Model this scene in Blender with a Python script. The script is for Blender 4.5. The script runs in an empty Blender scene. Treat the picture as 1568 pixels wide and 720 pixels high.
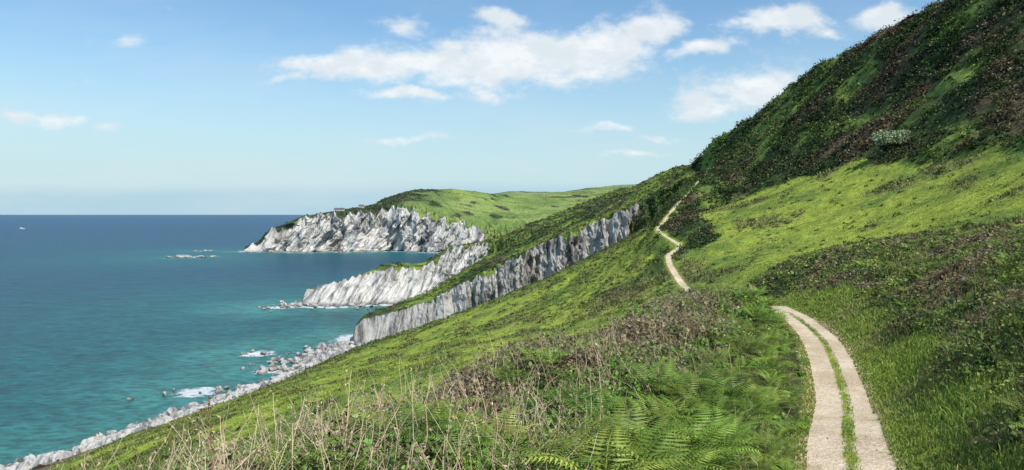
import bpy, math, numpy as np
from mathutils import Vector
rng=np.random.default_rng(7)
F=1100.0; SEA=-65.0
sc=bpy.context.scene
sc.view_settings.view_transform='Standard'; sc.view_settings.look='None'; sc.view_settings.exposure=0

# ---------------------------------------------------------------- numpy helpers
def pn(x,y,seed=0):
    xi=np.floor(x).astype(np.int64); yi=np.floor(y).astype(np.int64)
    xf=x-xi; yf=y-yi
    def g(ix,iy,dx,dy):
        h=(ix*374761393+iy*668265263+seed*974634777)&0xffffffff
        h=((h^(h>>13))*1274126177)&0xffffffff
        h=h^(h>>16)
        a=h/4294967296.0*2*np.pi
        return np.cos(a)*dx+np.sin(a)*dy
    u=xf*xf*xf*(xf*(xf*6-15)+10); v=yf*yf*yf*(yf*(yf*6-15)+10)
    n0=g(xi,yi,xf,yf)*(1-u)+g(xi+1,yi,xf-1,yf)*u
    n1=g(xi,yi+1,xf,yf-1)*(1-u)+g(xi+1,yi+1,xf-1,yf-1)*u
    return (n0*(1-v)+n1*v)*1.4
def fbm(x,y,o=4,seed=0,gain=.5):
    s=0;a=1.0;t=0
    for i in range(o):
        s=s+a*pn(x*2**i+i*17.3,y*2**i-i*9.1,seed+i); t+=a; a*=gain
    return s/t*1.4
def ridged(x,y,o=3,seed=0):
    s=0;a=1.0;t=0
    for i in range(o):
        s=s+a*(1-np.abs(pn(x*2**i+i*7.7,y*2**i,seed+i))*2); t+=a; a*=.5
    return s/t
def sst(a,b,x):
    t=np.clip((x-a)/(b-a),0,1); return t*t*(3-2*t)
def mix(a,b,f):
    a=np.asarray(a,float); b=np.asarray(b,float); f=np.asarray(f)[...,None]
    return a*(1-f)+b*f
def pchip(x,Y,xq):
    x=np.asarray(x,float); h=np.diff(x)[:,None]; dl=np.diff(Y,axis=0)/h
    m=np.zeros_like(Y); m[0]=dl[0]; m[-1]=dl[-1]
    h0=h[:-1];h1=h[1:];w1=2*h1+h0;w2=h1+2*h0
    ok=(dl[:-1]*dl[1:])>0
    with np.errstate(all='ignore'):
        mm=(w1+w2)/(w1/dl[:-1]+w2/dl[1:])
    m[1:-1]=np.where(ok,mm,0)
    k=np.clip(np.searchsorted(x,xq,'right')-1,0,len(x)-2)
    hk=h[k]; t=((xq-x[k])/h[k,0])[:,None]
    return (2*t**3-3*t**2+1)*Y[k]+(t**3-2*t**2+t)*hk*m[k]+(-2*t**3+3*t**2)*Y[k+1]+(t**3-t**2)*hk*m[k+1]

def mk_mesh(name,V,Fc,mat,col=None,attrs=None,smooth=False):
    V=np.asarray(V,np.float32).reshape(-1,3); Fc=np.asarray(Fc,np.int32)
    k=Fc.shape[1]; n=len(Fc)
    me=bpy.data.meshes.new(name)
    me.vertices.add(len(V)); me.vertices.foreach_set('co',V.ravel())
    me.loops.add(n*k); me.loops.foreach_set('vertex_index',Fc.ravel())
    me.polygons.add(n); me.polygons.foreach_set('loop_start',np.arange(0,n*k,k,dtype=np.int32))
    me.update(calc_edges=True)
    me.polygons.foreach_set('use_smooth',np.full(n,smooth,dtype=bool))
    if col is not None:
        a=me.color_attributes.new('Col','FLOAT_COLOR','POINT')
        c=np.ones((len(V),4),np.float32); c[:,:3]=np.asarray(col).reshape(-1,3); a.data.foreach_set('color',c.ravel())
    for kx,v in (attrs or {}).items():
        a=me.attributes.new(kx,'FLOAT','POINT'); a.data.foreach_set('value',np.asarray(v,np.float32).ravel())
    me.materials.append(mat)
    o=bpy.data.objects.new(name,me); sc.collection.objects.link(o)
    return o
def grid_faces(nv,nu):
    i=np.arange(nv-1)[:,None]*nu+np.arange(nu-1)[None,:]
    return np.stack([i,i+1,i+nu+1,i+nu],-1).reshape(-1,4)

# ---------------------------------------------------------------- material helpers
def newmat(name):
    m=bpy.data.materials.new(name); m.use_nodes=True; nt=m.node_tree; nt.nodes.clear()
    return m,nt
class NB:
    def __init__(s,nt): s.nt=nt
    def n(s,t,**k):
        nd=s.nt.nodes.new(t)
        for a,b in k.items(): setattr(nd,a,b)
        return nd
    def set(s,inp,v):
        if isinstance(v,bpy.types.NodeSocket): s.nt.links.new(v,inp)
        elif inp.type=='VECTOR': inp.default_value=tuple(v)[:3]
        else: inp.default_value=v
    def math(s,op,a,b=0.0,c=0.0,clamp=False):
        nd=s.n('ShaderNodeMath',operation=op,use_clamp=clamp); s.set(nd.inputs[0],a); s.set(nd.inputs[1],b); s.set(nd.inputs[2],c); return nd.outputs[0]
    def vm(s,op,a,b=(0,0,0)):
        nd=s.n('ShaderNodeVectorMath',operation=op); s.set(nd.inputs[0],a); s.set(nd.inputs[1],b)
        return nd.outputs['Value'] if op in('DOT_PRODUCT','LENGTH') else nd.outputs[0]
    def noise(s,vec,scale,detail=4,rough=.55):
        nd=s.n('ShaderNodeTexNoise'); s.set(nd.inputs['Vector'],vec); nd.inputs['Scale'].default_value=scale; nd.inputs['Detail'].default_value=detail; nd.inputs['Roughness'].default_value=rough
        return nd.outputs['Fac']
    def ramp(s,f,lo,hi,a=0.0,b=1.0):
        nd=s.n('ShaderNodeMapRange',interpolation_type='SMOOTHSTEP'); s.set(nd.inputs[0],f)
        for i,v in zip((1,2,3,4),(lo,hi,a,b)): nd.inputs[i].default_value=v
        return nd.outputs[0]
    def mixc(s,f,a,b,bt='MIX'):
        nd=s.n('ShaderNodeMix',data_type='RGBA',blend_type=bt); s.set(nd.inputs[0],f); s.set(nd.inputs[6],a); s.set(nd.inputs[7],b); return nd.outputs[2]
    def attr(s,n,out='Fac'):
        nd=s.n('ShaderNodeAttribute',attribute_name=n); return nd.outputs[out]
    def pos(s): return s.n('ShaderNodeNewGeometry').outputs['Position']
    def _sc(s,c,f):
        nd=s.n('ShaderNodeVectorMath',operation='SCALE'); s.set(nd.inputs[0],c); s.set(nd.inputs['Scale'],f); return nd.outputs[0]
    def bump(s,h,st,dist):
        nd=s.n('ShaderNodeBump'); s.set(nd.inputs['Height'],h); nd.inputs['Strength'].default_value=st; nd.inputs['Distance'].default_value=dist; return nd.outputs[0]
    def princ(s,col,rough=.8,spec=.2,normal=None):
        p=s.n('ShaderNodeBsdfPrincipled'); s.set(p.inputs['Base Color'],col); s.set(p.inputs['Roughness'],rough); p.inputs['Specular IOR Level'].default_value=spec
        if normal is not None: s.nt.links.new(normal,p.inputs['Normal'])
        return p.outputs[0]
    def out(s,sh):
        o=s.n('ShaderNodeOutputMaterial'); s.nt.links.new(sh,o.inputs[0])

def leaf_mat(name,trans=.3):
    m,nt=newmat(name); b=NB(nt); c=b.attr('Col','Color')
    p=b.n('ShaderNodeBsdfDiffuse'); nt.links.new(c,p.inputs[0])
    t=b.n('ShaderNodeBsdfTranslucent'); nt.links.new(c,t.inputs[0])
    g=b.n('ShaderNodeBsdfGlossy'); g.inputs[0].default_value=(1,1,1,1); g.inputs['Roughness'].default_value=.5
    mx=b.n('ShaderNodeMixShader'); mx.inputs[0].default_value=trans; nt.links.new(p.outputs[0],mx.inputs[1]); nt.links.new(t.outputs[0],mx.inputs[2])
    m2=b.n('ShaderNodeMixShader'); m2.inputs[0].default_value=.02; nt.links.new(mx.outputs[0],m2.inputs[1]); nt.links.new(g.outputs[0],m2.inputs[2])
    b.out(m2.outputs[0]); return m
def simple_mat(name,c,rough=.7,var=.2,scale=3):
    m,nt=newmat(name); b=NB(nt); n=b.noise(b.pos(),scale); f=b.ramp(n,.3,.7,1-var,1+var)
    b.out(b.princ(b._sc(c,f),rough)); return m
M_leaf=leaf_mat('leaf_foliage',.35); M_dry=leaf_mat('dry_stems',.1)

def rock_color(b,slant,fr,lo=(.12,.12,.12,1),hi=(.57,.55,.51,1),wet=.75,wh=3.0):
    P=b.pos()
    s=b.vm('DOT_PRODUCT',P,(fr,0.25*fr,slant*fr)); sep=b.n('ShaderNodeSeparateXYZ'); b.set(sep.inputs[0],P)
    warp=b.math('MULTIPLY',b.math('SUBTRACT',b.noise(P,fr*.25,3),.5),1.8)
    s=b.math('ADD',s,warp)
    cmb=b.n('ShaderNodeCombineXYZ'); b.set(cmb.inputs[0],s); b.set(cmb.inputs[1],b.math('MULTIPLY',sep.outputs[2],fr*.12)); b.set(cmb.inputs[2],b.math('MULTIPLY',sep.outputs[1],fr*.2))
    st=b.noise(cmb.outputs[0],1.0,7,.7)
    st2=b.noise(cmb.outputs[0],.28,3,.6)
    blk=b.noise(P,fr*1.3,6,.7)
    q=b.math('ADD',b.math('ADD',b.math('MULTIPLY',st,.58),b.math('MULTIPLY',st2,.29)),b.math('MULTIPLY',blk,.13))
    bl=b.noise(P,.04,4,.6)
    c=b.mixc(b.ramp(q,.40,.555),lo,hi)
    c=b.mixc(b.math('MULTIPLY',b.ramp(bl,.52,.7),.35),c,(.27,.23,.17,1))
    low=b.ramp(sep.outputs[2],SEA+.4,SEA+wh,1,0)
    c=b.mixc(b.math('MULTIPLY',low,wet),c,(.07,.065,.06,1))
    return c,q,P
def head_mat(name,slant,fr,dark=1.0,dist=1.5,**kw):
    m,nt=newmat(name); b=NB(nt); c,st,P=rock_color(b,slant,fr,**kw)
    c=b._sc(c,dark)
    tn=b.noise(P,.25,6,.65)
    t=b._sc(b.attr('Col','Color'),b.ramp(tn,.3,.7,.6,1.4))
    rk=b.math('ADD',b.attr('rock'),b.math('MULTIPLY',b.math('SUBTRACT',b.noise(P,.12,6,.7),.5),1.0))
    c=b.mixc(b.ramp(rk,.38,.46),t,c)
    bp=b.bump(b.math('ADD',b.math('MULTIPLY',st,2.4),tn),1.0,dist)
    b.out(b.princ(c,.9,.08,bp)); return m

# ---------------------------------------------------------------- near terrain
rows={
-30:[(-220,-75),(-150,-65),(-135,-60),(-75,-36),(-28,-14),(-7,-2.8),(-3,-2.6),(-1.2,-3.4),(.7,-3.4),(1.5,-3.2),(6,-.2),(20,3.5),(55,16),(85,38),(128,64),(220,85)],
0:[(-200,-75),(-145,-65),(-130,-60),(-70,-36),(-22,-12),(-4,-2.5),(-.3,-2.3),(1.2,-3.6),(3,-3.6),(3.6,-3.3),(8,0),(20,3),(58,15),(88,36),(128,62),(220,82)],
4:[(-200,-75),(-145,-65),(-130,-60),(-66,-35),(-22,-12),(-3.5,-2.5),(.4,-2.7),(1.8,-3.8),(3.6,-3.8),(4.2,-3.5),(8.5,-.3),(20,2.8),(58,15),(88,36),(128,62),(220,80)],
8:[(-200,-75),(-143,-65),(-128,-60),(-62,-33),(-21,-13),(-2.4,-3.0),(1.7,-3.2),(3.2,-4),(5,-4),(5.6,-3.8),(9.5,-.8),(20,2.4),(59,14.5),(88,35),(128,62),(220,80)],
12:[(-198,-75),(-142,-65),(-127,-60),(-58,-31),(-20,-13.5),(-.8,-3.2),(3.3,-3.6),(4.7,-4.15),(6.55,-4.15),(7.2,-3.9),(11,-1.2),(21,1.8),(60,14),(88,35),(128,62),(220,80)],
20:[(-196,-75),(-141,-65),(-126,-60),(-52,-29),(-16,-14),(3,-3.7),(6.5,-4.1),(8.2,-4.9),(10.1,-4.9),(10.8,-4.6),(15,-1.6),(25,1),(62,13.5),(90,34),(128,61),(225,80)],
30:[(-194,-75),(-140,-65),(-125,-60),(-46,-27),(-12,-13.6),(7,-4.1),(10,-4.1),(11.7,-5),(13.7,-5),(14.5,-4.7),(21,-1.3),(32,.8),(64,13),(92,34),(128,61),(225,78)],
42:[(-192,-75),(-139,-65),(-124,-59.5),(-40,-24.5),(-9,-13.4),(8.5,-5.6),(12.2,-4.7),(14.6,-5.4),(16.3,-5.4),(17.2,-5.0),(27,-1.4),(36,-.6),(66,12.5),(94,33),(128,61),(228,76)],
60:[(-190,-75),(-138,-65),(-122,-59),(-32,-21.5),(-8,-14.2),(9,-9.4),(15,-8.4),(17.7,-8.6),(19.2,-8.6),(20.5,-8.1),(27,-3.6),(42,-.9),(68,12),(96,33),(128,60),(230,75)],
90:[(-185,-75),(-135,-65),(-118,-59),(-40,-26.5),(-12,-18.5),(12,-13),(20,-11.3),(23,-11.2),(24.3,-11.2),(25.5,-10.4),(31,-7),(46,-3),(74,11.5),(98,33),(130,60),(230,73)],
115:[(-180,-75),(-132,-65),(-113,-58.5),(-42,-31),(-15,-24),(12.7,-17),(24,-12.6),(26.9,-11.4),(28.2,-11.4),(30,-10.4),(36,-8),(50,-3.5),(78,11),(101,32),(131,60),(230,73)],
128:[(-178,-75),(-131,-65),(-112,-58.7),(-44,-33),(-16.5,-26),(12.7,-18),(25.5,-11.8),(27.9,-9.7),(29.2,-9.7),(31.5,-8.8),(38,-7),(51,-2.8),(78,11),(100,32),(131,60),(230,73)],
142:[(-170,-75),(-130,-65),(-112,-59),(-47,-35.5),(-18,-28),(12.5,-19),(28,-11),(30.2,-8.4),(31.6,-8.4),(34.5,-7.4),(41,-5.2),(53,-1),(76,10.5),(99,31),(130,60),(230,72)],
160:[(-165,-75),(-128,-65),(-111,-59.5),(-50,-38.5),(-20,-30.5),(12,-20),(31,-10.3),(36.3,-6.6),(37.7,-6.6),(40.3,-5.6),(45,-3.2),(55,1),(73,10),(98,30),(129,60),(230,72)],
180:[(-158,-75),(-123,-65),(-108,-60),(-57,-42.5),(-23,-33),(12,-21.5),(32,-9.5),(36.3,-4.4),(37.7,-4.4),(41,-3.4),(48,-1.4),(56,1.6),(70,7.8),(97,29.5),(128,60),(230,72)],
200:[(-150,-75),(-113,-65),(-100,-60.8),(-62,-46.5),(-26,-36),(12,-23),(36,-8.5),(42,-1.6),(43.4,-1.6),(46.5,-.6),(51,.6),(57,2.3),(66,5.5),(96,29),(126.5,60),(230,72)],
230:[(-138,-75),(-103,-65),(-92,-60.8),(-60,-49),(-25,-37.3),(13.5,-23.5),(44,-6),(52.4,3.2),(53.7,3.2),(56.5,4.4),(61,6),(66.5,8),(74,11),(100,35),(128,62),(230,74)],
262:[(-121,-75),(-91,-65),(-83,-60.7),(-59,-51),(-22.5,-38),(14,-24),(50,-4.5),(64.6,8.8),(65.9,8.8),(68.5,10.3),(72.5,12),(77,14),(83.5,17.5),(104,39),(126,61),(230,72)],
280:[(-115,-75),(-87,-65),(-79,-60.4),(-58,-51.6),(-21,-38.6),(14,-24.8),(54,-3.8),(71.8,12.4),(73.1,12.4),(76,13.8),(81,16),(85,18.5),(90,22),(106,40),(124,59),(230,70)],
300:[(-105,-75),(-82,-65.5),(-77,-63),(-56,-54),(-20,-43),(14,-29),(57,-6),(80.5,17),(81.8,17),(84.5,18.5),(88,20.5),(91,22.5),(95,25.5),(107,40),(120,55.5),(230,66)],
330:[(-100,-75),(-80,-69),(-70,-68),(-50,-67),(-16,-63),(18,-50),(62,-14),(83,14),(85,14.4),(87,15.5),(90,18),(92,20),(95,23),(103,33),(111,45),(220,56)],
360:[(-100,-75),(-80,-73),(-70,-72),(-50,-72),(-16,-70),(20,-66),(62,-22),(82,9),(83.5,9.5),(85,10.5),(87,12),(89,14),(91,17),(95,24),(100,34),(210,45)],
400:[(-100,-78),(-80,-76),(-70,-75),(-50,-75),(-16,-74),(20,-70),(62,-34),(80,0),(81,.5),(82,1),(84,3),(86,6),(88,9),(90,14),(94,18),(200,25)],
440:[(-100,-80),(-80,-80),(-70,-80),(-50,-80),(-16,-80),(20,-75),(62,-50),(78,-20),(79,-20),(80,-20),(82,-18),(84,-15),(86,-10),(88,-5),(92,0),(200,5)],
}
D0=np.array(sorted(rows)); R=np.array([rows[k] for k in D0],float)
ds=list(np.arange(-30,2,1.0)); d=2.0
while d<440: ds.append(d); d+=max(.25,d*.0115)
ds=np.array(ds); nv=len(ds)
A=pchip(D0,R.reshape(len(D0),-1),ds).reshape(nv,16,2)
cnt=[6,14,50,50,50,46,26,16,8,44,40,50,60,60,16]
us=np.concatenate([np.linspace(i,i+1,c,endpoint=False) for i,c in enumerate(cnt)]+[[15.0]]); nu=len(us)
G=pchip(np.arange(16),A.transpose(1,0,2).reshape(16,-1),us).reshape(nu,nv,2).transpose(1,0,2)
X=G[...,0].copy(); Z=G[...,1].copy(); Y=np.repeat(ds[:,None],nu,1); U=np.repeat(us[None],nv,0)
xl=A[:,7,0][:,None]; xr=A[:,8,0][:,None]; PD=(X-xl)/(xr-xl); PM=np.abs((PD-.5))*(xr-xl)
n20=fbm(X/22,Y/22,4,1); n6=fbm(X/6,Y/6,4,5); n2=fbm(X/1.8,Y/1.8,3,9); nct=fbm(X/3.5,Y/11,4,15)
hill=sst(11.95,12.15,U+.35*n20)
hill=np.maximum(hill,sst(188,208,Y+10*n20)*sst(8.5,8.9,U))
hill=np.maximum(hill,sst(135,150,Y)*sst(8.3,8.7,U)*(1-sst(9.7,10.1,U+.3*n6)))
hill=np.maximum(hill,sst(205,225,Y+8*n6)*sst(6.2,6.5,U+.2*n6)*(1-sst(6.85,6.95,U)))
hill*=sst(60,80,Y+X*.6)
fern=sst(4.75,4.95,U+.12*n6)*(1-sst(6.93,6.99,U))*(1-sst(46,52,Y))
bankR=sst(9.22,9.42,U+.22*n6)*(1-sst(10.85,11.1,U+.15*n6))*(1-sst(70,85,Y))
verge=(1-np.clip(fern+bankR,0,1))*sst(5,5.5,U)*(1-sst(48,60,Y))
awaypath=sst(1.0,4.0,PM)
near=sst(8,60,Y)
Z+=awaypath*(.28*n20*near*2+.18*n6+.04*n2)
Z+=hill*awaypath*(2.0*fbm(X/11,Y/11,4,31)+2.5*n20)
Z+=bankR*.35*n6+fern*.35*n6
Z+=-.06*sst(1.1,.7,PM)*1.0
gulley=sst(4.5,5.2,U)*(1-sst(6.2,6.8,U))*sst(90,140,Y)*(1-sst(230,290,Y))
Z+=gulley*1.0*fbm(X/7,Y/12,3,77)
slope=sst(2,2.6,U)*(1-sst(6,6.8,U))*sst(50,70,Y)
Z+=slope*.45*nct
gA=(.30,.36,.055); gB=(.135,.20,.038)
C=mix(gA,gB,sst(-.25,.4,n20*.6+n6*.5+nct*.4))
rough=sst(.16,.43,fbm(X/9,Y/22,4,12)+.22*(sst(1.9,2.6,U)*(1-sst(2.6,3.6,U))))
C=mix(C,(.19,.175,.075),rough*.65*sst(40,70,Y))
hp=np.exp(-((X-20)/6)**2-((Y-132)/16)**2)+np.exp(-((X+2)/8)**2-((Y-170)/14)**2)*.6
C=mix(C,(.18,.145,.085),np.clip(hp*1.2+n6*.4*hp,0,1)*.7)
C=mix(C,(.15,.115,.07),(1-sst(2.0,2.35,U+.15*n6)))
C=mix(C,(.20,.19,.165),(1-sst(1.2,1.75,U+.2*n6)))
rim=sst(240,275,Y+8*n6)*sst(2,3,U)*(1-sst(6.5,7,U))
C=mix(C,(.13,.16,.05),rim*.5)
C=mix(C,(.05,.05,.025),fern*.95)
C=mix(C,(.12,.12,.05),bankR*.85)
hb_=sst(.02,.35,fbm(X/14,Y/28,4,61)+.3*sst(190,280,Y)-.14)
hc=mix((.052,.082,.025),(.11,.088,.048),sst(-.1,.3,fbm(X/16,Y/16,4,44)))
hc=mix(hc,(.17,.24,.05),hb_*.9)
C=mix(C,hc,hill)
C*= (1+.25*n2+.2*nct)[...,None]
C=np.clip(C,.01,.9)
P=np.stack([X,Y,Z],-1)
m,nt=newmat('coastal_turf'); b=NB(nt); p=b.pos()
nA=b.noise(p,.9,6,.7); nB=b.noise(p,9,4,.7)
f=b.math('MULTIPLY',b.ramp(nA,.3,.7,.62,1.35),b.ramp(nB,.25,.75,.65,1.35))
turf=b._sc(b.attr('Col','Color'),f)
pn1=b.noise(p,2.2,5,.65); pn3=b.noise(p,25,4,.7); pn2=b.noise(p,.7,3)
pd=b.attr('pathm')
edge=b.math('ADD',b.attr('patha'),b.math('MULTIPLY',b.math('SUBTRACT',pn1,.5),1.5))
pmask=b.ramp(edge,.78,.98,1,0)
st=b.math('ADD',b.math('ABSOLUTE',b.math('SUBTRACT',pd,.07)),b.math('MULTIPLY',b.math('SUBTRACT',pn1,.5),.55))
strip=b.math('MULTIPLY',b.ramp(st,.04,.16,1,0),b.attr('stripm'))
pmask=b.math('MULTIPLY',pmask,b.math('SUBTRACT',1.0,strip))
dirt=b.mixc(b.ramp(pn2,.35,.65),(.56,.44,.30,1),(.72,.60,.44,1))
dirt=b._sc(dirt,b.ramp(pn3,.3,.7,.74,1.12))
dirt=b.mixc(b.math('MULTIPLY',b.ramp(pn1,.5,.7),.45),dirt,(.40,.31,.20,1))
c=b.mixc(pmask,turf,dirt)
bp=b.bump(b.math('ADD',nB,b.math('MULTIPLY',nA,2.0)),.6,.12)
b.out(b.princ(c,.9,.1,bp))
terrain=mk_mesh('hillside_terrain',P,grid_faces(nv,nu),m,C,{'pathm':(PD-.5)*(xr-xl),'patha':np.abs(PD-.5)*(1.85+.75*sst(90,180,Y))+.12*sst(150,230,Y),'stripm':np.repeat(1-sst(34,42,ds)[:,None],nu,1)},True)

# scatter
def cells(W): return (W[:-1,:-1]+W[1:,:-1]+W[:-1,1:]+W[1:,1:])/4
def cell_area(P):
    a=P[1:,1:]-P[:-1,:-1]; c=P[1:,:-1]-P[:-1,1:]
    return np.linalg.norm(np.cross(a,c),axis=-1)/2
AREA=cell_area(P)
VIS=cells(((np.abs(X)<.80*np.maximum(Y,0)+4)).astype(float))
def scatter(P,area,W,n,rg=rng):
    w=(area*np.clip(W,0,None)).ravel(); cs=np.cumsum(w); 
    k=np.searchsorted(cs,rg.random(n)*cs[-1]); k=np.clip(k,0,len(w)-1)
    i=k//(P.shape[1]-1); j=k%(P.shape[1]-1); s=rg.random((n,1)); t=rg.random((n,1))
    pt=(P[i,j]*(1-s)*(1-t)+P[i+1,j]*s*(1-t)+P[i,j+1]*(1-s)*t+P[i+1,j+1]*s*t)
    return pt,i,j
class Bake:
    def __init__(s): s.V=[];s.F=[];s.C=[];s.n=0
    def add(s,V,Fc,C):
        N,k,_=V.shape
        if C.ndim==2: C=np.repeat(C[:,None],k,1)
        off=(np.arange(N)*k)[:,None,None]+s.n
        s.V.append(V.reshape(-1,3)); s.F.append((Fc[None]+off).reshape(-1,4)); s.C.append(C.reshape(-1,3)); s.n+=N*k
    def done(s,name,mat): return mk_mesh(name,np.concatenate(s.V),np.concatenate(s.F),mat,np.clip(np.concatenate(s.C),0,1))
def rvec(n):
    v=rng.normal(size=(n,3)); return v/np.linalg.norm(v,axis=1,keepdims=True)
def unit(v): return v/np.maximum(np.linalg.norm(v,axis=-1,keepdims=True),1e-9)
def vary(c,n,a=.25):
    c=np.asarray(c,float); 
    if c.ndim==1: c=np.repeat(c[None],n,0)
    return c*(1+a*rng.normal(size=(n,1)))*(1+.06*rng.normal(size=(n,3)))
def leaves(bk,pos,nrm,size,col,asp=.55):
    n=len(pos); r=rvec(n); t=unit(np.cross(nrm,r)); w=np.cross(nrm,t)
    size=np.asarray(size).reshape(-1,1)*np.ones((n,1))
    L=t*size*.5; Wd=w*size*.5*asp
    V=np.stack([pos-L,pos-L*.1+Wd,pos+L,pos-L*.1-Wd],1)
    bk.add(V,np.array([[0,1,2,3]]),col)
def bushes(bk,pts,rad,nl,ls,col,flat=.7,cvar=.3):
    n=len(pts); rad=np.asarray(rad).reshape(-1,1)*np.ones((n,1))
    v=rvec(n*nl).reshape(n,nl,3); v[...,2]=np.abs(v[...,2])
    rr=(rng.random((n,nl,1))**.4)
    lump=1+.25*np.sin(v[...,:1]*5+rng.random((n,1,1))*6)+.2*np.sin(v[...,1:2]*6+rng.random((n,1,1))*6)
    q=v*rr*lump*rad[:,None]; q[...,2]*=flat
    pos=(pts[:,None]+q).reshape(-1,3)
    nrm=unit(v.reshape(-1,3)*.8+rvec(n*nl)*.8+np.array([0,0,.3]))
    cc=np.repeat(np.asarray(col).reshape(-1,1,3)*np.ones((n,1,1)),nl,1)*(1+cvar*rng.normal(size=(n,nl,1)))*(.55+.45*rr)  # leaves darken towards the bush core: occlusion shade painted into their colour
    leaves(bk,pos,nrm,np.repeat((np.asarray(ls).reshape(-1,1)*np.ones((n,1))),nl,1).reshape(-1)*(.6+.8*rng.random(n*nl)),cc.reshape(-1,3),.75)
def blades(bk,pts,h,w,col,lean=.5):
    n=len(pts); h=np.asarray(h).reshape(-1,1)*np.ones((n,1)); w=np.asarray(w).reshape(-1,1)*np.ones((n,1))
    a=rng.random(n)*6.283; dr=np.stack([np.cos(a),np.sin(a),0*a],1)
    a2=rng.random(n)*6.283; sd=np.stack([np.cos(a2),np.sin(a2),0*a2],1)*w*.5
    ln=lean*rng.random((n,1)); up=np.array([0,0,1.0])
    m=pts+up*h*.55+dr*h*ln*.35; t=pts+up*h*(1-.3*ln)+dr*h*ln
    V=np.stack([pts-sd,pts+sd,m+sd*.8,m-sd*.8,t+sd*.15,t-sd*.15],1)
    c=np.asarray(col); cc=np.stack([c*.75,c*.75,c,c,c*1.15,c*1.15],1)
    bk.add(V,np.array([[0,1,2,3],[3,2,4,5]]),cc)
def stems(bk,pts,h,rad,col,lean=.6,seg=6,curl=.5):
    n=len(pts); a=rng.random(n)*6.283; dr=np.stack([np.cos(a),np.sin(a),0*a],1)
    h=np.asarray(h).reshape(-1,1)*np.ones((n,1)); ln=lean*(.2+rng.random((n,1))); w=rvec(n)*curl
    cs=[]
    for k in range(seg):
        t=k/(seg-1); cs.append(pts+np.array([0,0,1.])*h*(t*(1.1)-.55*ln*t*t)+dr*h*ln*t**1.6+w*h*.25*math.sin(t*5)*t)
    cs=np.stack(cs,1); V=[]
    for k in range(seg):
        r=rad*(1-.75*k/(seg-1))
        for q in range(3):
            an=q*2.094; V.append(cs[:,k]+np.array([math.cos(an),math.sin(an),.4*math.sin(an*2)])*r)
    V=np.stack(V,1); Fc=[]
    for k in range(seg-1):
        for q in range(3): Fc.append([k*3+q,k*3+(q+1)%3,(k+1)*3+(q+1)%3,(k+1)*3+q])
    bk.add(V,np.array(Fc),col); return cs
def C_at(i,j): return C[i,j]

cf=cells(fern); cb=cells(bankR); ch=cells(hill); cv=cells(verge); cY=cells(Y); cX=cells(X); cPM=cells(PM); cU=cells(U); cn6=cells(n6); cn20=cells(n20)
camd=np.sqrt(cX**2+cY**2)
bk=Bake()
W=VIS*(cY<60)*(camd>2.2)*(cPM>.74)*(cv*1.0+cb*.5+cf*.08)/np.maximum(camd,5)**1.25*(1+1.6*(cPM<1.2))
pt,i,j=scatter(P,AREA,W,135000)
dd=np.linalg.norm(pt,axis=1); c=vary(mix((.23,.32,.06),(.37,.34,.13),sst(.0,.6,n6[i,j]+rng.random(len(i))*.5-.1)),len(i),.22)
vgh=np.clip((PM[i,j]-.5)*.13,.06,.17)
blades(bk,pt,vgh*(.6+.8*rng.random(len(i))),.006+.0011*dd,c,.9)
W=(cells(PD)>.49)*(cells(PD)<.60)*(cY>3)*(cY<38)/np.maximum(camd,5)*(.3+sst(-.2,.3,cells(n2)))
pt,i,j=scatter(P,AREA,W*1.0,5000); blades(bk,pt,.03+.06*rng.random(5000),.012,vary((.22,.32,.06),5000),1.0)
bk.done('grass',M_leaf)
bk=Bake()
slopeW=VIS*(1-ch)*(cY>34)*(cY<290)*(cU>2.2)*(cU<12.2)*(cPM>1.0)*(1-cf)/np.maximum(camd,30)**1.6
pt,i,j=scatter(P,AREA,slopeW,110000)
dd=np.linalg.norm(pt,axis=1); c=vary(C_at(i,j)*1.15,len(i),.24)
rgh=np.clip(rough[i,j]+hp[i,j],0,1)
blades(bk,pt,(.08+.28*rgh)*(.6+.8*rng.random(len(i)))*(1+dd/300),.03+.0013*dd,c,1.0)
bk.done('hillside_grass',M_leaf)
bk=Bake()
W=slopeW*(.09+cells(rough)*1.0+cells(np.clip(hp,0,1))*2+cells(rim)*1.2+cells(gulley)*.5)*(.3+sst(-.2,.3,cells(nct)))
n=6500; pt,i,j=scatter(P,AREA,W,n); dd=np.linalg.norm(pt,axis=1)
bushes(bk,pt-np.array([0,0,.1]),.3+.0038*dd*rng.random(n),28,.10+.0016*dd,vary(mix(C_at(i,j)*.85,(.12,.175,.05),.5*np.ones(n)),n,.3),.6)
bk.done('low_scrub',M_leaf)
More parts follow.
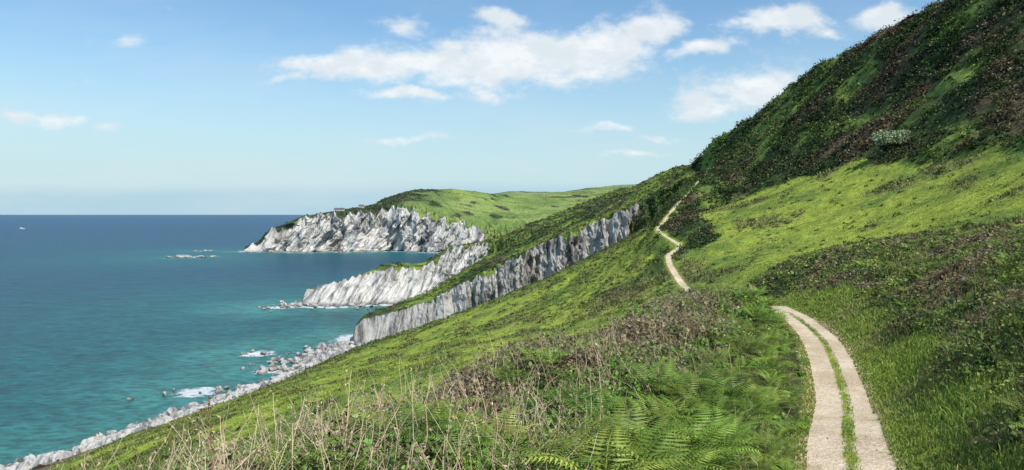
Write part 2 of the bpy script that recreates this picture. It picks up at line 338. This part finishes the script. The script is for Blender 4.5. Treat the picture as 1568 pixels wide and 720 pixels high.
def fern_tpl(nf=7):
    V=[];Fc=[];sh=[]
    for f in range(nf):
        a=f/nf*6.283+rng.random()*.6; lenf=.75+.35*rng.random(); up=.95+.5*rng.random(); fs=.65+.7*rng.random()
        dr=np.array([math.cos(a),math.sin(a),0]); sd=np.array([-math.sin(a),math.cos(a),0])
        def pt(t): return dr*lenf*(.12+.8*t)*t**.3+np.array([0,0,1])*(up*t-.62*up*t*t)*lenf
        NP=15
        for q in range(NP):
            t=.2+.8*q/NP; l=lenf*.36*min(1,(t-.12)*6)*(1-t)**.75+.02; b0=pt(t); b1=pt(t+.035); 
            for s in(-1,1):
                tip=b0+s*sd*l+(b1-b0)*2.2-np.array([0,0,.2*l]); mid=b0+s*sd*l*.4
                k=len(V); w=(b1-b0)*.6
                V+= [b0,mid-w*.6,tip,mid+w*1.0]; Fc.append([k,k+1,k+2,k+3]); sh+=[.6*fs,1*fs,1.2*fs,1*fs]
        k=len(V); p0=pt(.0);p1=pt(.5);p2=pt(1.);w=sd*.008
        V+=[p0-w,p0+w,p1+w,p1-w,p2+w*.2,p2-w*.2];Fc+=[[k,k+1,k+2,k+3],[k+3,k+2,k+4,k+5]];sh+=[.8]*6
    return np.array(V),np.array(Fc),np.array(sh)
def put_ferns(W,n,s0,s1,nf,col,lift=.15):
    V,Fc,sh=fern_tpl(nf); pt,i,j=scatter(P,AREA,W,n); s=(s0+s1*rng.random(n)); a=rng.random(n)*6.283
    s*=np.clip(PM[i,j]/2.2,.4,1); ca,sa=np.cos(a)*s,np.sin(a)*s
    tx=rng.normal(size=n)*.3; ty=rng.normal(size=n)*.3-.1; zz=V[None,:,2]*s[:,None]
    VV=np.stack([V[None,:,0]*ca[:,None]-V[None,:,1]*sa[:,None]+zz*tx[:,None],V[None,:,0]*sa[:,None]+V[None,:,1]*ca[:,None]+zz*ty[:,None],zz+lift*s[:,None]],-1)+pt[:,None]
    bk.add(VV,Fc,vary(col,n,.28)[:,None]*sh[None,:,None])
bk=Bake()
fw=sst(5.72,6.05,U+.6*fbm(X/3,Y/4,3,70)+.38*(1-sst(8,15,Y)))
W=VIS*cf*cells(fw)*(camd>4.2)/np.maximum(camd,7)**.8
for v in range(7): put_ferns(W,120,.42,.5,5+v%3,((.22,.34,.055),(.26,.34,.06),(.18,.31,.055))[v%3],.3)
put_ferns(VIS*cb*(camd>5)*(cn6<.1)/np.maximum(camd,7)**.8,220,.4,.4,6,(.22,.31,.06))
put_ferns(VIS*cf*(1-cells(fw))*(camd>5)/np.maximum(camd,7)**.8,110,.35,.35,5,(.20,.32,.05),.25)
bk.done('bracken_ferns',M_leaf)
bk=Bake(); n=3600
W=VIS*cf*(1.06-cells(fw))*(camd>3.4)/np.maximum(camd,6)**1.1
pt,i,j=scatter(P,AREA,W,n); dd=np.linalg.norm(pt,axis=1)
gn=sst(-.2,.2,fbm(pt[:,0]/1.5,pt[:,1]/1.5,3,81)+(5.3-U[i,j])*.35+.34*sst(7,17,pt[:,1])-.2)
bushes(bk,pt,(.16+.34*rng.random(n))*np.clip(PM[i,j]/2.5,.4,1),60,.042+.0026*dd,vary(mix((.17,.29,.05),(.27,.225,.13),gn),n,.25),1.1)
bk.done('bramble_thicket',M_leaf)
bk=Bake(); n=6500
W=VIS*cf*(1.04-cells(fw))*(camd>3.2)/np.maximum(camd,5)**1.3
pt,i,j=scatter(P,AREA,W,n); dd=np.linalg.norm(pt,axis=1)
stems(bk,pt,.4+.6*rng.random(n),.0075,vary(mix((.55,.46,.32),(.34,.225,.14),rng.random(n)),n,.25),1.1,7,1.1)
W=VIS*cb*(camd>5)/np.maximum(camd,8)**1.2
pt,i,j=scatter(P,AREA,W,3000); stems(bk,pt,.4+.4*rng.random(3000),.008,vary((.40,.30,.17),3000,.25),.8)
W=VIS*(cU>4.5)*(cU<5.6)*(cY>3.5)*(cY<11)*(camd>3.6)
pt,i,j=scatter(P,AREA,W,420); cs=stems(bk,pt,.6+.5*rng.random(420),.007,vary((.58,.49,.32),420,.15),.45,7,.45)
tip=cs[:,4:].reshape(-1,3); tip=np.repeat(tip,3,0)+rng.normal(size=(len(tip)*3,3))*.018
leaves(bk,tip,rvec(len(tip)),.05,vary((.50,.40,.25),len(tip),.2),.3)
bk.done('dead_bracken',M_dry)
bk=Bake(); n=3600
W=VIS*cb*(camd>6)/np.maximum(camd,8)**1.15
pt,i,j=scatter(P,AREA,W,n); dd=np.linalg.norm(pt,axis=1)
k=fbm(pt[:,0]/4,pt[:,1]/4,3,91)
c=mix((.14,.21,.045),(.24,.19,.105),sst(-.15,.3,k)); c=mix(c,(.27,.33,.07),sst(.15,.45,-k))
bushes(bk,pt,(.15+.35*rng.random(n))*np.clip(dd/12,.5,1),56,.035+.0026*dd,vary(c,n,.25),.8)
bk.done('heather_scrub',M_leaf)
bk=Bake(); n=12000
W=VIS*ch*(cPM>1.3)*(cU<14.5)*(cY<380)/np.maximum(camd,60)**.8*(.2+sst(-.3,.3,cells(fbm(X/9,Y/9,3,200))))*(1+3*(cU<7))*(1-.6*cells(hb_))
pt,i,j=scatter(P,AREA,W,n); dd=np.linalg.norm(pt,axis=1)
k=fbm(pt[:,0]/16,pt[:,1]/16,4,44)
c=mix((.055,.092,.025),(.125,.098,.052),sst(-.05,.35,k)); c=mix(c,(.17,.25,.05),hb_[i,j]*.7)
rad=(.5+1.6*rng.random(n)**2)*np.clip(PM[i,j]/4,.4,1)*(.7+dd/500)
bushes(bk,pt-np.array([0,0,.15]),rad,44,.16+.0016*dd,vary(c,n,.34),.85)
def tz(x,y):
    i=np.argmin(np.abs(ds-y)); j=np.argmin(np.abs(X[i]-x)); return Z[i,j]
def pathx(y):
    i=np.argmin(np.abs(ds-y)); return (xl[i,0]+xr[i,0])/2
g=np.array([(pathx(y)-2.2+rng.normal()*.7,y,0) for y in np.linspace(234,262,36)]+[(pathx(y)-1.5+rng.normal()*.35,y,0) for y in (148,151,154,172,175,190,193,205,208,212,216,219,275,278,284)]+[(pathx(y)+1.6+rng.normal()*.3,y,0) for y in rng.uniform(150,290,26)])
g[:,2]=[tz(a,c_) for a,c_,_ in g]
rg_=np.concatenate([np.full(36,2.3),np.full(15,1.15),np.full(26,1.1)])
bushes(bk,g,rg_,90,np.where(rg_>2,.45,.36),vary((.085,.13,.035),len(g),.25),1.0)
bk.done('hillside_scrub',M_leaf)

bk=Bake(); bx,by=79,150; bz=tz(bx,by); base=np.array([[bx,by,bz]])
stems(bk,np.repeat(base,9,0)+rng.normal(size=(9,3))*[.3,.3,0],2.6,.12,vary((.12,.09,.06),9),.8)
cen=base+np.clip(rng.normal(size=(30,3)),-1.6,1.6)*np.array([1.45,1.1,.6])+np.array([0,0,2.1])
bushes(bk,cen,1.05,100,.3,vary((.22,.32,.10),30,.15),.95)
n=1500; v=rvec(n); q=cen[rng.integers(0,30,n)]+v*np.array([1.05,1.05,.95]); q=q[q[:,2]>bz+1.2]
leaves(bk,q,unit(v[:len(q)]),.36,vary((.6,.65,.5),len(q),.15),.9)
bk.done('blossoming_hawthorn',M_leaf)
def dock(x,y,h,seed):
    bk=Bake(); z=tz(x,y); p0=np.array([[x,y,z]])
    cs=stems(bk,p0,h,.010,np.array([[.24,.14,.09]]),.12,8,.15)[0]
    for k in range(4,8):
        for q in range(16):
            c0=cs[k]+rng.normal(size=3)*[.012,.012,.045]; leaves(bk,c0[None],rvec(1),.022,vary((.22,.12,.08),1,.3),.8)
    return bk.done('dried_dock_stem',M_dry)
dock(-1.75,4.3,1.5,1); dock(-1.58,4.4,1.2,2); dock(-2.1,4.2,1.0,3)

def rock_tpl():
    bpy.ops.mesh.primitive_ico_sphere_add(subdivisions=2,radius=1); o=bpy.context.object; me=o.data
    V=np.array([v.co[:] for v in me.vertices]); Fc=np.array([p.vertices[:] for p in me.polygons]); bpy.data.objects.remove(o,do_unlink=True)
    return V,Fc
RV,RF=rock_tpl()
def rocks(name,pts,size,mat,flat=.6):
    Vs=[];Fs=[];n0=0
    for p,s in zip(pts,size):
        V=RV.copy()
        for _ in range(7):
            nn=rvec(1)[0]; dpt=.4+.35*rng.random(); t=V@nn; V=V-np.outer(np.maximum(t-dpt,0),nn)
        V=V*(np.array([1,1,flat])*(.7+.6*rng.random(3)))*s
        a=rng.random()*6.28; R2=np.array([[math.cos(a),-math.sin(a),0],[math.sin(a),math.cos(a),0],[0,0,1]])
        Vs.append(V@R2.T+p); Fs.append(RF+n0); n0+=len(V)
    return mk_mesh(name,np.concatenate(Vs),np.concatenate(Fs),mat)
m,nt=newmat('shore_rock'); b=NB(nt); c,st,p=rock_color(b,.5,.6,lo=(.13,.13,.13,1),hi=(.49,.475,.44,1),wet=.65,wh=1.2)
b.out(b.princ(c,.85,.15,b.bump(st,.8,.4))); M_rock=m
M_pebble=simple_mat('pebble_stone',(.42,.38,.31,1),.85,.4,20)
pt,i,j=scatter(P,AREA,(cPM<1.1)*(cY>5)*(cY<42)/np.maximum(camd,5),350); rocks('path_stones',pt,.012+.03*rng.random(350)**3,M_pebble)
pts=[];sz=[]
for k in range(4200):
    y=150+rng.random()*198; i=np.argmin(np.abs(ds-y)); x1=A[i,1,0]
    off=rng.normal()*3.8-2.4+5*pn(np.array([y/12.]),np.array([3.3]),4)[0]; x=x1+off
    if off<-8 and rng.random()<.6: continue
    zz=max(SEA-.2,tz(x,y)) ; s=.4+2.1*rng.random()**2.6
    pts.append([x,y,zz+.15+.5*rng.random()*(off>-6)]); sz.append(s)
rocks('shore_boulders',np.array(pts),np.array(sz),M_rock,.85)
def W_(px,d,z=SEA): return [(px-784)/F*d,d,z]
pts=[];sz=[]
for (px,d,r,n,s) in [(420,300,6,34,1.5),(455,318,7,50,1.9),(500,336,7,60,2.1),(525,350,5,50,2.2),(360,262,6,20,1.2),(300,262,7,9,1.3),(430,500,9,18,1.3),(450,512,8,30,1.6),(475,512,10,50,1.9),(545,512,16,40,1.5),(600,500,14,16,1.2),(395,335,4,7,1.5)]:
    cpt=np.array(W_(px,d))
    for k in range(n): pts.append(cpt+rng.normal(size=3)*[r,r*.8,.5]+[0,0,.3]); sz.append(s*(.35+rng.random()))
rocks('reef_rocks',np.array(pts),np.array(sz),M_rock,.85)
for (px,d,r,n,s) in [(292,1085,14,30,6),(312,1260,10,14,4),(372,1215,9,12,3.5),(395,1240,12,22,5)]:
    cpt=np.array(W_(px,d)); rocks('sea_skerry',cpt+rng.normal(size=(n,3))*[r,5,.3],s*(.4+rng.random(n)),M_rock,.45)

# ---------------------------------------------------------------- headlands
HS={}
def headland(name,st,mat,amp,L,slant,rag,nx=500,nf=56,topcol=None,back=220,rockx=None,patch=.6):
    st=np.array(st,float); px,db,pe,de,ps,dk=st.T
    Xe=(px-784)/F*de; Xk=(px-784)/F*dk; ze=(328-pe)/F*de; zk=(328-ps)/F*dk
    feats=[np.stack([Xe,db-20,0*px-76],1),np.stack([Xe,db,0*px+SEA-1.5],1),np.stack([Xe,de,ze],1),
      np.stack([(Xe+Xk)/2,(de+dk)/2,ze*.45+zk*.55],1),np.stack([Xk,dk,zk],1),np.stack([Xk+10,dk+back*.4,zk*.75+SEA*.25],1),np.stack([Xk+20,dk+back,0*px-78],1)]
    Ft=np.stack(feats,1)
    tq=np.interp(np.linspace(Xe[0],Xe[-1],nx),Xe,np.arange(len(px)))
    Q=pchip(np.arange(len(px)),Ft.reshape(len(px),-1),tq).reshape(nx,7,3)
    vs=np.concatenate([np.linspace(0,1,3,endpoint=False),np.linspace(1,2,nf,endpoint=False),np.linspace(2,4,64,endpoint=False),np.linspace(4,5,14,endpoint=False),np.linspace(5,6,5)])
    k=np.minimum(vs.astype(int),5); t=(vs-k)[:,None,None]; QT=Q.transpose(1,0,2)
    H=QT[k]*(1-t)+QT[k+1]*t
    s=vs[:,None]*np.ones((1,nx)); Xh,Yh,Zh=H[...,0].copy(),H[...,1].copy(),H[...,2].copy()
    face=sst(.8,1.0,s)*(1-sst(2.0,2.5,s)); sc_=(Xh+.15*Yh+slant*Zh)/L+.5*fbm(Xh/(L*5),Zh/(L*5),3,41)
    rd=ridged(sc_,Zh/(L*6),3,13)
    big=fbm(Xh/(L*3.5),Zh/(L*7),4,8)
    height=np.clip((QT[2,:,2]-SEA)/40,.15,1)[None]
    Yh-=face*amp*1.4*(rd-.45)*height*(1.35-.5*(s-1)); Yh-=face*amp*1.8*big*height
    Yh-=face*amp*.28*fbm(Xh/(L*.45),Zh/(L*.6),4,19)*height
    Xh+=face*amp*.2*fbm(Xh/(L*.7)+9,Zh/(L*.5),3,29)*height
    edge=sst(1.2,1.95,s)*(1-sst(2.0,2.6,s))
    Zh+=edge*rag*(ridged((Xh+.2*Yh+slant*Zh)/(L*.9),Yh/L*.3,4,23)-.5)*np.maximum(height,.35)
    top=sst(2.1,2.8,s)*(1-sst(5,6,s))
    Zh+=top*(fbm(Xh/40,Yh/40,4,3)*(2.5 if back>200 else 1.5))
    rock=1-sst(1.95,2.15,s)
    rock=rock-patch*sst(.1,.45,fbm(Xh/(L*2.5)+slant*Zh/(L*2.5),Zh/(L*2),4,67)+.35*(s-1.6))*(s>1.15)
    if rockx is not None: rock=rock*(1-sst(rockx[0],rockx[1],Xh+6*big))
    Ch=topcol(Xh,Yh,Zh,s)
    PH=np.stack([Xh,Yh,Zh],-1)
    o=mk_mesh(name,PH,grid_faces(*s.shape),mat,Ch,{'rock':rock},False)
    HS[name]=(PH,s,Ch,QT,rock); return o
def tc_scrub(x,y,z,s):
    n=fbm(x/25,y/25,4,50); c=mix((.07,.11,.034),(.14,.115,.06),sst(0,.4,n)); return mix(c,(.20,.27,.055),sst(-.1,.3,fbm(x/30,y/18,3,52)))
def tc_far(x,y,z,s):  # headland greens kept desaturated, distance haze painted into the colour
    n=fbm(x/60,y/60,4,55); c=mix((.07,.105,.045),(.115,.11,.07),sst(0,.4,n)); c=mix(c,(.15,.20,.065),sst(.15,.45,fbm(x/45,y/80,3,58)))
    fld=sst(-235,-150,x+60*n-(s-2)*25)
    g=mix((.16,.23,.065),(.23,.30,.085),sst(-.2,.3,fbm(x/110,y/60,2,59)))
    hx=np.abs(((x/140+.25*y/90)%1)-.5)>.488; hy=np.abs(((y/110-.2*x/90)%1)-.5)>.475
    g=np.where((hx|hy)[...,None],mix(g,(.08,.12,.05),.7*np.ones(x.shape)),g)
    return mix(c,g,fld*sst(-.5,-.15,-np.abs(n)+.1))
def tc_hills(x,y,z,s):  # pale washed-out hill tones, aerial haze put into the base colour
    g=mix((.17,.23,.10),(.22,.28,.12),sst(-.2,.3,fbm(x/300,y/200,3,59)))
    return mix(g,(.09,.13,.08),sst(.05,.3,fbm(x/150,y/90,4,60)))
M_hB=head_mat('slate_cliff',-.12,.4,.80,1.1); M_hC=head_mat('pale_cliff_rock',-.7,.3,1.12,1.1); M_hD=head_mat('distant_cliff_rock',-.6,.10,1.15,2.5,lo=(.15,.155,.16,1))  # distant rock's dark tone lifted towards blue as painted haze
headland('sea_cliff',[
(536,380,552,380,552,384),(545,356,500,364,498,370),(556,354,490,364,484,380),(600,352,480,366,468,392),(650,352,464,366,450,405),(720,352,430,366,408,420),(790,352,396,366,374,430),(850,352,368,366,342,440),(910,348,342,362,314,440),(960,344,322,356,290,430),(1000,342,303,352,272,420),(1050,340,276,350,252,395),(1120,340,250,350,248,380)],
 M_hB,5,5.5,-.12,4,560,topcol=tc_scrub,back=120,patch=.45,rockx=(56,66))
headland('white_rock_promontory',[
(458,520,470,520,470,530),(470,508,446,520,445,530),(500,505,436,524,434,535),(530,505,429,531,427,545),(560,508,421,536,416,550),(600,515,413,545,403,570),(640,530,412,560,403,585),(665,560,401,585,394,610),(690,590,384,615,378,650),(720,600,379,625,373,670),(760,605,375,640,366,700),(800,610,362,650,348,750),(850,620,348,660,328,800),(900,620,330,660,308,850),(960,620,320,660,289,900),(1030,620,310,660,286,900)],
 M_hC,9,8,-.7,12,560,topcol=tc_scrub,back=200,rockx=(-32,-8),patch=.3)
headland('distant_headland',[
(372,1260,387,1262,387,1275),(380,1235,377,1262,376,1275),(400,1235,369,1265,368,1280),(412,1238,355,1270,354,1290),(440,1240,345,1275,342,1300),(475,1240,335,1280,330,1320),(520,1240,328,1285,322,1350),(560,1238,329,1280,316,1400),(590,1236,322,1275,304,1440),(625,1240,320,1275,293,1480),(660,1250,331,1285,290,1520),(700,1260,346,1290,290,1550),(740,1270,354,1300,295,1580),(790,1280,356,1310,300,1620),(850,1290,350,1320,296,1700),(930,1300,345,1330,289,1750),(1040,1300,340,1330,284,1750)],
 M_hD,26,26,-.6,24,640,topcol=tc_far,back=400,rockx=(-75,-30),patch=.5)
headland('distant_hills',[(690,2900,322,2950,318,3100),(740,2900,312,2950,300,3200),(790,2900,308,2950,293,3300),(850,2900,308,2950,294,3300),(910,2900,306,2950,287,3300),(990,2900,306,2950,282,3300),(1100,2900,306,2950,282,3300)],
 M_hD,20,60,0,5,120,20,topcol=tc_hills,back=800,rockx=(-9000,-8000))
bk=Bake()
for nm,n,r,ls in (('sea_cliff',3000,1.3,.8),('white_rock_promontory',2200,2.0,1.3)):
    PH,s,Ch,_,rk=HS[nm]; ar=cell_area(PH); cs=cells(s); cxx=cells(PH[...,0]); 
    W=((cs>2.15)|((cells(rk)<.3)&(cs>1.3)))*(cs<4.4)*(cells(PH[...,2])>SEA+(12 if nm=='sea_cliff' else 24))
    if nm!='sea_cliff': W=W*(cxx>-110)
    pt,i,j=scatter(PH,ar,W,n); bushes(bk,pt-np.array([0,0,.3]),r*(.5+rng.random(n)),26,ls,vary(Ch[i,j]*.9,n,.3),.6)
PH,s,Ch,_,rk=HS['distant_headland']; cs=cells(s)
dk=(cells(Ch[...,1])<.14)
pt,i,j=scatter(PH,cell_area(PH),(cs>2.2)*(cs<4.3)*dk,3500); bushes(bk,pt-np.array([0,0,1]),3.5*(.5+rng.random(3500)),16,2.4,vary(Ch[i,j],3500,.2),.45)
bk.done('clifftop_scrub',M_leaf)

M_wall=simple_mat('white_render',(.75,.74,.70,1),.8,.05,.5); M_roof=simple_mat('slate_roof',(.12,.12,.13,1),.7,.15,.8); M_glass=simple_mat('window_glass',(.03,.04,.05,1),.2,.1)
def part(name,V,Fc,mat,par):
    me=bpy.data.meshes.new(name); me.from_pydata(V,[],Fc); me.materials.append(mat); o=bpy.data.objects.new(name,me); sc.collection.objects.link(o); o.parent=par; return o
def boxm(x0,x1,y0,y1,z0,z1): return [(x0,y0,z0),(x1,y0,z0),(x1,y1,z0),(x0,y1,z0),(x0,y0,z1),(x1,y0,z1),(x1,y1,z1),(x0,y1,z1)],[(0,3,2,1),(4,5,6,7),(0,1,5,4),(1,2,6,5),(2,3,7,6),(3,0,4,7)]
def house(px,w,h,dp):
    PH,s,_,QT,_r=HS['distant_headland']; row=np.argmin(np.abs(s[:,0]-3.7)); xs=PH[row,:,0]; ys=PH[row,:,1]
    j=np.argmin(np.abs(xs/ys*F+784-px)); e=bpy.data.objects.new('white_house',None); sc.collection.objects.link(e); e.location=(xs[j],ys[j],PH[row,j,2]-1)
    part('walls',*boxm(-w/2,w/2,-dp/2,dp/2,0,h),M_wall,e)
    a=w/2+.4;c=dp/2+.5;hh=dp*.42
    part('roof',[(-a,-c,h-.1),(a,-c,h-.1),(a,c,h-.1),(-a,c,h-.1),(-a,0,h+hh),(a,0,h+hh)],[(0,1,5,4),(2,3,4,5),(1,2,5),(3,0,4),(0,3,2,1)],M_roof,e)
    part('chimney',*boxm(w*.3,w*.3+1,-.5,.5,h+hh*.4,h+hh+1.4),M_wall,e)
    for q in range(3):
        x=-w*.32+q*w*.3
        for zz in (1.0,h*.6): part('window',*boxm(x,x+1.2,-dp/2-.05,-dp/2+.02,zz,zz+1.2),M_glass,e)
    part('door',*boxm(-w*.05-1.6,-w*.05-.6,-dp/2-.06,-dp/2+.02,0,2.1),M_roof,e)
for a_ in ((517,11,4.5,7),(524,7,4,6),(553,9,4.5,7)): house(*a_)
e=bpy.data.objects.new('fishing_boat',None); sc.collection.objects.link(e); e.location=((33-784)/F*3100,3100,SEA)
L_=13;V=[];
for t,wd in ((-1,2.6),(-.5,3.4),(.3,3.2),(.8,1.6),(1,.1)):
    V+=[(t*L_,-wd,3+max(0,t)*1.8),(t*L_*.93,-wd*.5,-.6),(t*L_*.93,wd*.5,-.6),(t*L_,wd,3+max(0,t)*1.8)]
Fc=[(0,1,2,3)]
for k in range(4):
    for q in range(4): Fc.append((k*4+q,(k+1)*4+q,(k+1)*4+(q+1)%4,k*4+(q+1)%4))
part('hull',V,Fc,M_wall,e); part('wheelhouse',*boxm(-5,2,-1.8,1.8,3,7.5),M_wall,e); part('mast',*boxm(-.2,.2,-.2,.2,7.5,13),M_roof,e)

# ---------------------------------------------------------------- sea
xs=np.concatenate([-np.geomspace(60000,1300,26),np.arange(-1250,-560,25),np.arange(-560,70,2.5),np.arange(70,600,25),np.geomspace(600,60000,22)])
ys=np.concatenate([-np.geomspace(8000,50,10),np.arange(0,140,10),np.arange(140,1350,3),np.geomspace(1360,70000,50)])
SX,SY=np.meshgrid(xs,ys)
sp=[]
for i in range(0,nv,3):
    if 40<ds[i]<345: sp.append((A[i,1,0],ds[i]))
for nm in ('sea_cliff','white_rock_promontory','distant_headland'):
    PH,s=HS[nm][:2]; row=np.argmin(np.abs(s[:,0]-1.05)); sp+= [(PH[row,k,0],PH[row,k,1]) for k in range(0,PH.shape[1],6)]
for (px,d_) in [(292,1085),(285,1085),(300,1085),(312,1260),(430,500),(440,503),(455,506),(470,508),(600,498),(420,300),(395,335),(300,262)]: sp.append(tuple(W_(px,d_)[:2]))
sp=np.array(sp); q=np.stack([SX.ravel(),SY.ravel()],1); dist=np.empty(len(q))
for k in range(0,len(q),20000):
    a=q[k:k+20000]; dist[k:k+20000]=np.sqrt(((a[:,None]-sp[None])**2).sum(-1)).min(1)
m,nt=newmat('sea_water'); b=NB(nt); p=b.pos(); dd=b.attr('shore')
big=b.noise(p,.006,4,.6); w1=b.noise(b.vm('MULTIPLY',p,(.5,1,1)),.38,6,.75); w2=b.noise(b.vm('MULTIPLY',p,(.5,1,1)),.06,6,.7); 
dj=b.math('ADD',dd,b.math('MULTIPLY',b.math('SUBTRACT',big,.5),110))
c=b.mixc(b.ramp(dj,0,300),(.008,.112,.118,1),(.004,.064,.10,1))
c=b.mixc(b.ramp(dj,0,60,.7,0),c,(.05,.225,.20,1))
sepn=b.n('ShaderNodeSeparateXYZ'); b.set(sepn.inputs[0],p)
c=b.mixc(b.ramp(sepn.outputs[1],500,3000),c,(.004,.048,.105,1))
c=b._sc(c,b.math('MULTIPLY',b.ramp(w2,.3,.7,.8,1.2),b.ramp(w1,.32,.68,.5,1.55)))
fo=b.noise(b.vm('MULTIPLY',p,(.7,1,1)),.3,7,.8)
fm=b.ramp(b.math('SUBTRACT',b.math('ADD',fo,b.ramp(dd,2,16,.17,-.14)),.5),.06,.12)
cap=b.ramp(b.noise(b.vm('MULTIPLY',p,(.35,1,1)),.12,6,.8),.745,.78)
fm=b.math('MAXIMUM',fm,b.math('MULTIPLY',cap,.7))
c=b.mixc(fm,c,(.72,.76,.76,1))
p_=b.n('ShaderNodeBsdfPrincipled'); b.set(p_.inputs['Base Color'],c); b.set(p_.inputs['Roughness'],b.mixc(fm,(.32,)*3+(1,),(.9,)*3+(1,))); p_.inputs['IOR'].default_value=1.33; p_.inputs['Specular IOR Level'].default_value=.3
nt.links.new(b.bump(b.math('ADD',w1,b.math('MULTIPLY',w2,3.0)),1.0,1.8),p_.inputs['Normal'])
b.out(p_.outputs[0])
mk_mesh('sea',np.stack([SX,SY,0*SX+SEA],-1),grid_faces(*SX.shape),m,None,{'shore':dist},True)

# ---------------------------------------------------------------- light, sky
S=Vector((.42,-.45,.78)).normalized()
L=bpy.data.lights.new('sun','SUN'); L.energy=5.0; L.angle=math.radians(.53); L.color=(1,.95,.86)
lo=bpy.data.objects.new('sun',L); sc.collection.objects.link(lo); lo.rotation_euler=S.to_track_quat('Z','Y').to_euler()
w=bpy.data.worlds.new('World'); sc.world=w; w.use_nodes=True; nt=w.node_tree; nt.nodes.clear(); b=NB(nt)
sky=b.n('ShaderNodeTexSky',sky_type='NISHITA'); sky.sun_disc=False; sky.sun_elevation=math.asin(S.z); sky.sun_rotation=math.atan2(S.x,S.y); sky.air_density=1.2; sky.dust_density=.3; sky.ozone_density=2.0; sky.altitude=60
tc=b.n('ShaderNodeTexCoord').outputs['Generated']; sp_=b.n('ShaderNodeSeparateXYZ'); b.set(sp_.inputs[0],tc)
yy=b.math('MAXIMUM',sp_.outputs[1],.05); u=b.math('DIVIDE',sp_.outputs[0],yy); v=b.math('DIVIDE',sp_.outputs[2],yy)
cm=b.n('ShaderNodeCombineXYZ'); b.set(cm.inputs[0],u); b.set(cm.inputs[1],v); uv=cm.outputs[0]
nw=b.n('ShaderNodeTexNoise'); b.set(nw.inputs['Vector'],uv); nw.inputs['Scale'].default_value=9; nw.inputs['Detail'].default_value=5
wv=b._sc(b.vm('SUBTRACT',nw.outputs['Color'],(.5,.5,.5)),.065); uvw=b.vm('ADD',uv,wv)
cl=[(480,98,60,18,.85),(560,102,98,30,1.05),(650,92,88,28,1.1),(720,105,98,32,1.1),(800,88,108,38,1.2),(890,86,78,36,1.15),(940,62,64,32,1.1),(995,38,44,26,1.1),(620,148,58,11,.95),(768,38,36,17,.95),(745,146,26,15,.8),(630,38,42,14,.7),(1062,72,54,13,.9),
(1150,45,54,16,.9),(1200,35,64,20,1.05),(1265,48,32,11,.8),(1350,24,48,15,1),(1090,165,68,24,.85),(1160,140,78,30,1.0),(930,202,48,7,.7),(980,238,54,6,.65),(620,215,64,7,.65),(195,56,36,15,.6),(88,178,40,13,.85),(30,184,32,9,.75),(165,192,28,9,.65),(450,122,48,8,.65),(1000,212,44,6,.6)]
tot=None
for (px,py,rx,ry,a) in cl:
    dv=b.vm('MULTIPLY',b.vm('SUBTRACT',uvw,((px-784)/F,(328-py)/F,0)),(F/rx/1.18,F/ry/1.18,0))
    l2=b.vm('DOT_PRODUCT',dv,dv); g=b.math('MULTIPLY',b.math('EXPONENT',b.math('MULTIPLY',l2,-1.0)),a)
    tot=g if tot is None else b.math('MAXIMUM',tot,g)
nz=b.noise(b.vm('MULTIPLY',uv,(1,1.7,1)),14,8,.66)
den=b.math('ADD',tot,b.math('MULTIPLY',b.math('SUBTRACT',nz,.5),1.9))
cov=b.ramp(den,.22,.95)
thin=b.math('MULTIPLY',b.ramp(b.noise(b.vm('MULTIPLY',uv,(1,4,1)),3,6,.6),.42,.75),b.ramp(v,.02,.3,.35,.12))
front=b.ramp(sp_.outputs[1],.05,.3)
nz2=b.noise(b.vm('ADD',b.vm('MULTIPLY',uv,(1,1.7,1)),(0,.02,0)),14,4,.6)
cc=b.mixc(b.ramp(nz2,.35,.6),(8.6,8.85,9.0,1),(7.0,7.6,8.0,1))
sk=b.vm('MULTIPLY',sky.outputs[0],(.98,1.22,1.34))
hz=b.ramp(sp_.outputs[2],0,.27,.92,0)
skc=b.mixc(hz,sk,(5.0,6.7,7.3,1))
bank=b.ramp(b.math('ADD',v,b.math('MULTIPLY',b.noise(b.vm('MULTIPLY',uv,(1,6,1)),1.5,3),.02)),.035,.058,.5,0)
skc=b.mixc(bank,skc,(3.1,5.2,6.9,1))
skc=b.mixc(b.math('MULTIPLY',thin,front),skc,(6.6,7.3,7.8,1))
fin=b.mixc(b.math('MULTIPLY',b.math('MULTIPLY',cov,front),.94),skc,cc)
bg=b.n('ShaderNodeBackground'); bg.inputs[1].default_value=.11; b.set(bg.inputs[0],fin)
ow=b.n('ShaderNodeOutputWorld'); nt.links.new(bg.outputs[0],ow.inputs[0])

cam=bpy.data.cameras.new('camera'); co=bpy.data.objects.new('camera',cam); sc.collection.objects.link(co)
cam.lens=F/1568*36; cam.sensor_width=36; cam.shift_y=-32/1568; cam.clip_start=.1; cam.clip_end=150000
co.location=(0,0,0); co.rotation_euler=(math.pi/2,0,0); sc.camera=co
print('TOTAL faces',sum(len(o.data.polygons) for o in sc.objects if o.type=='MESH'))
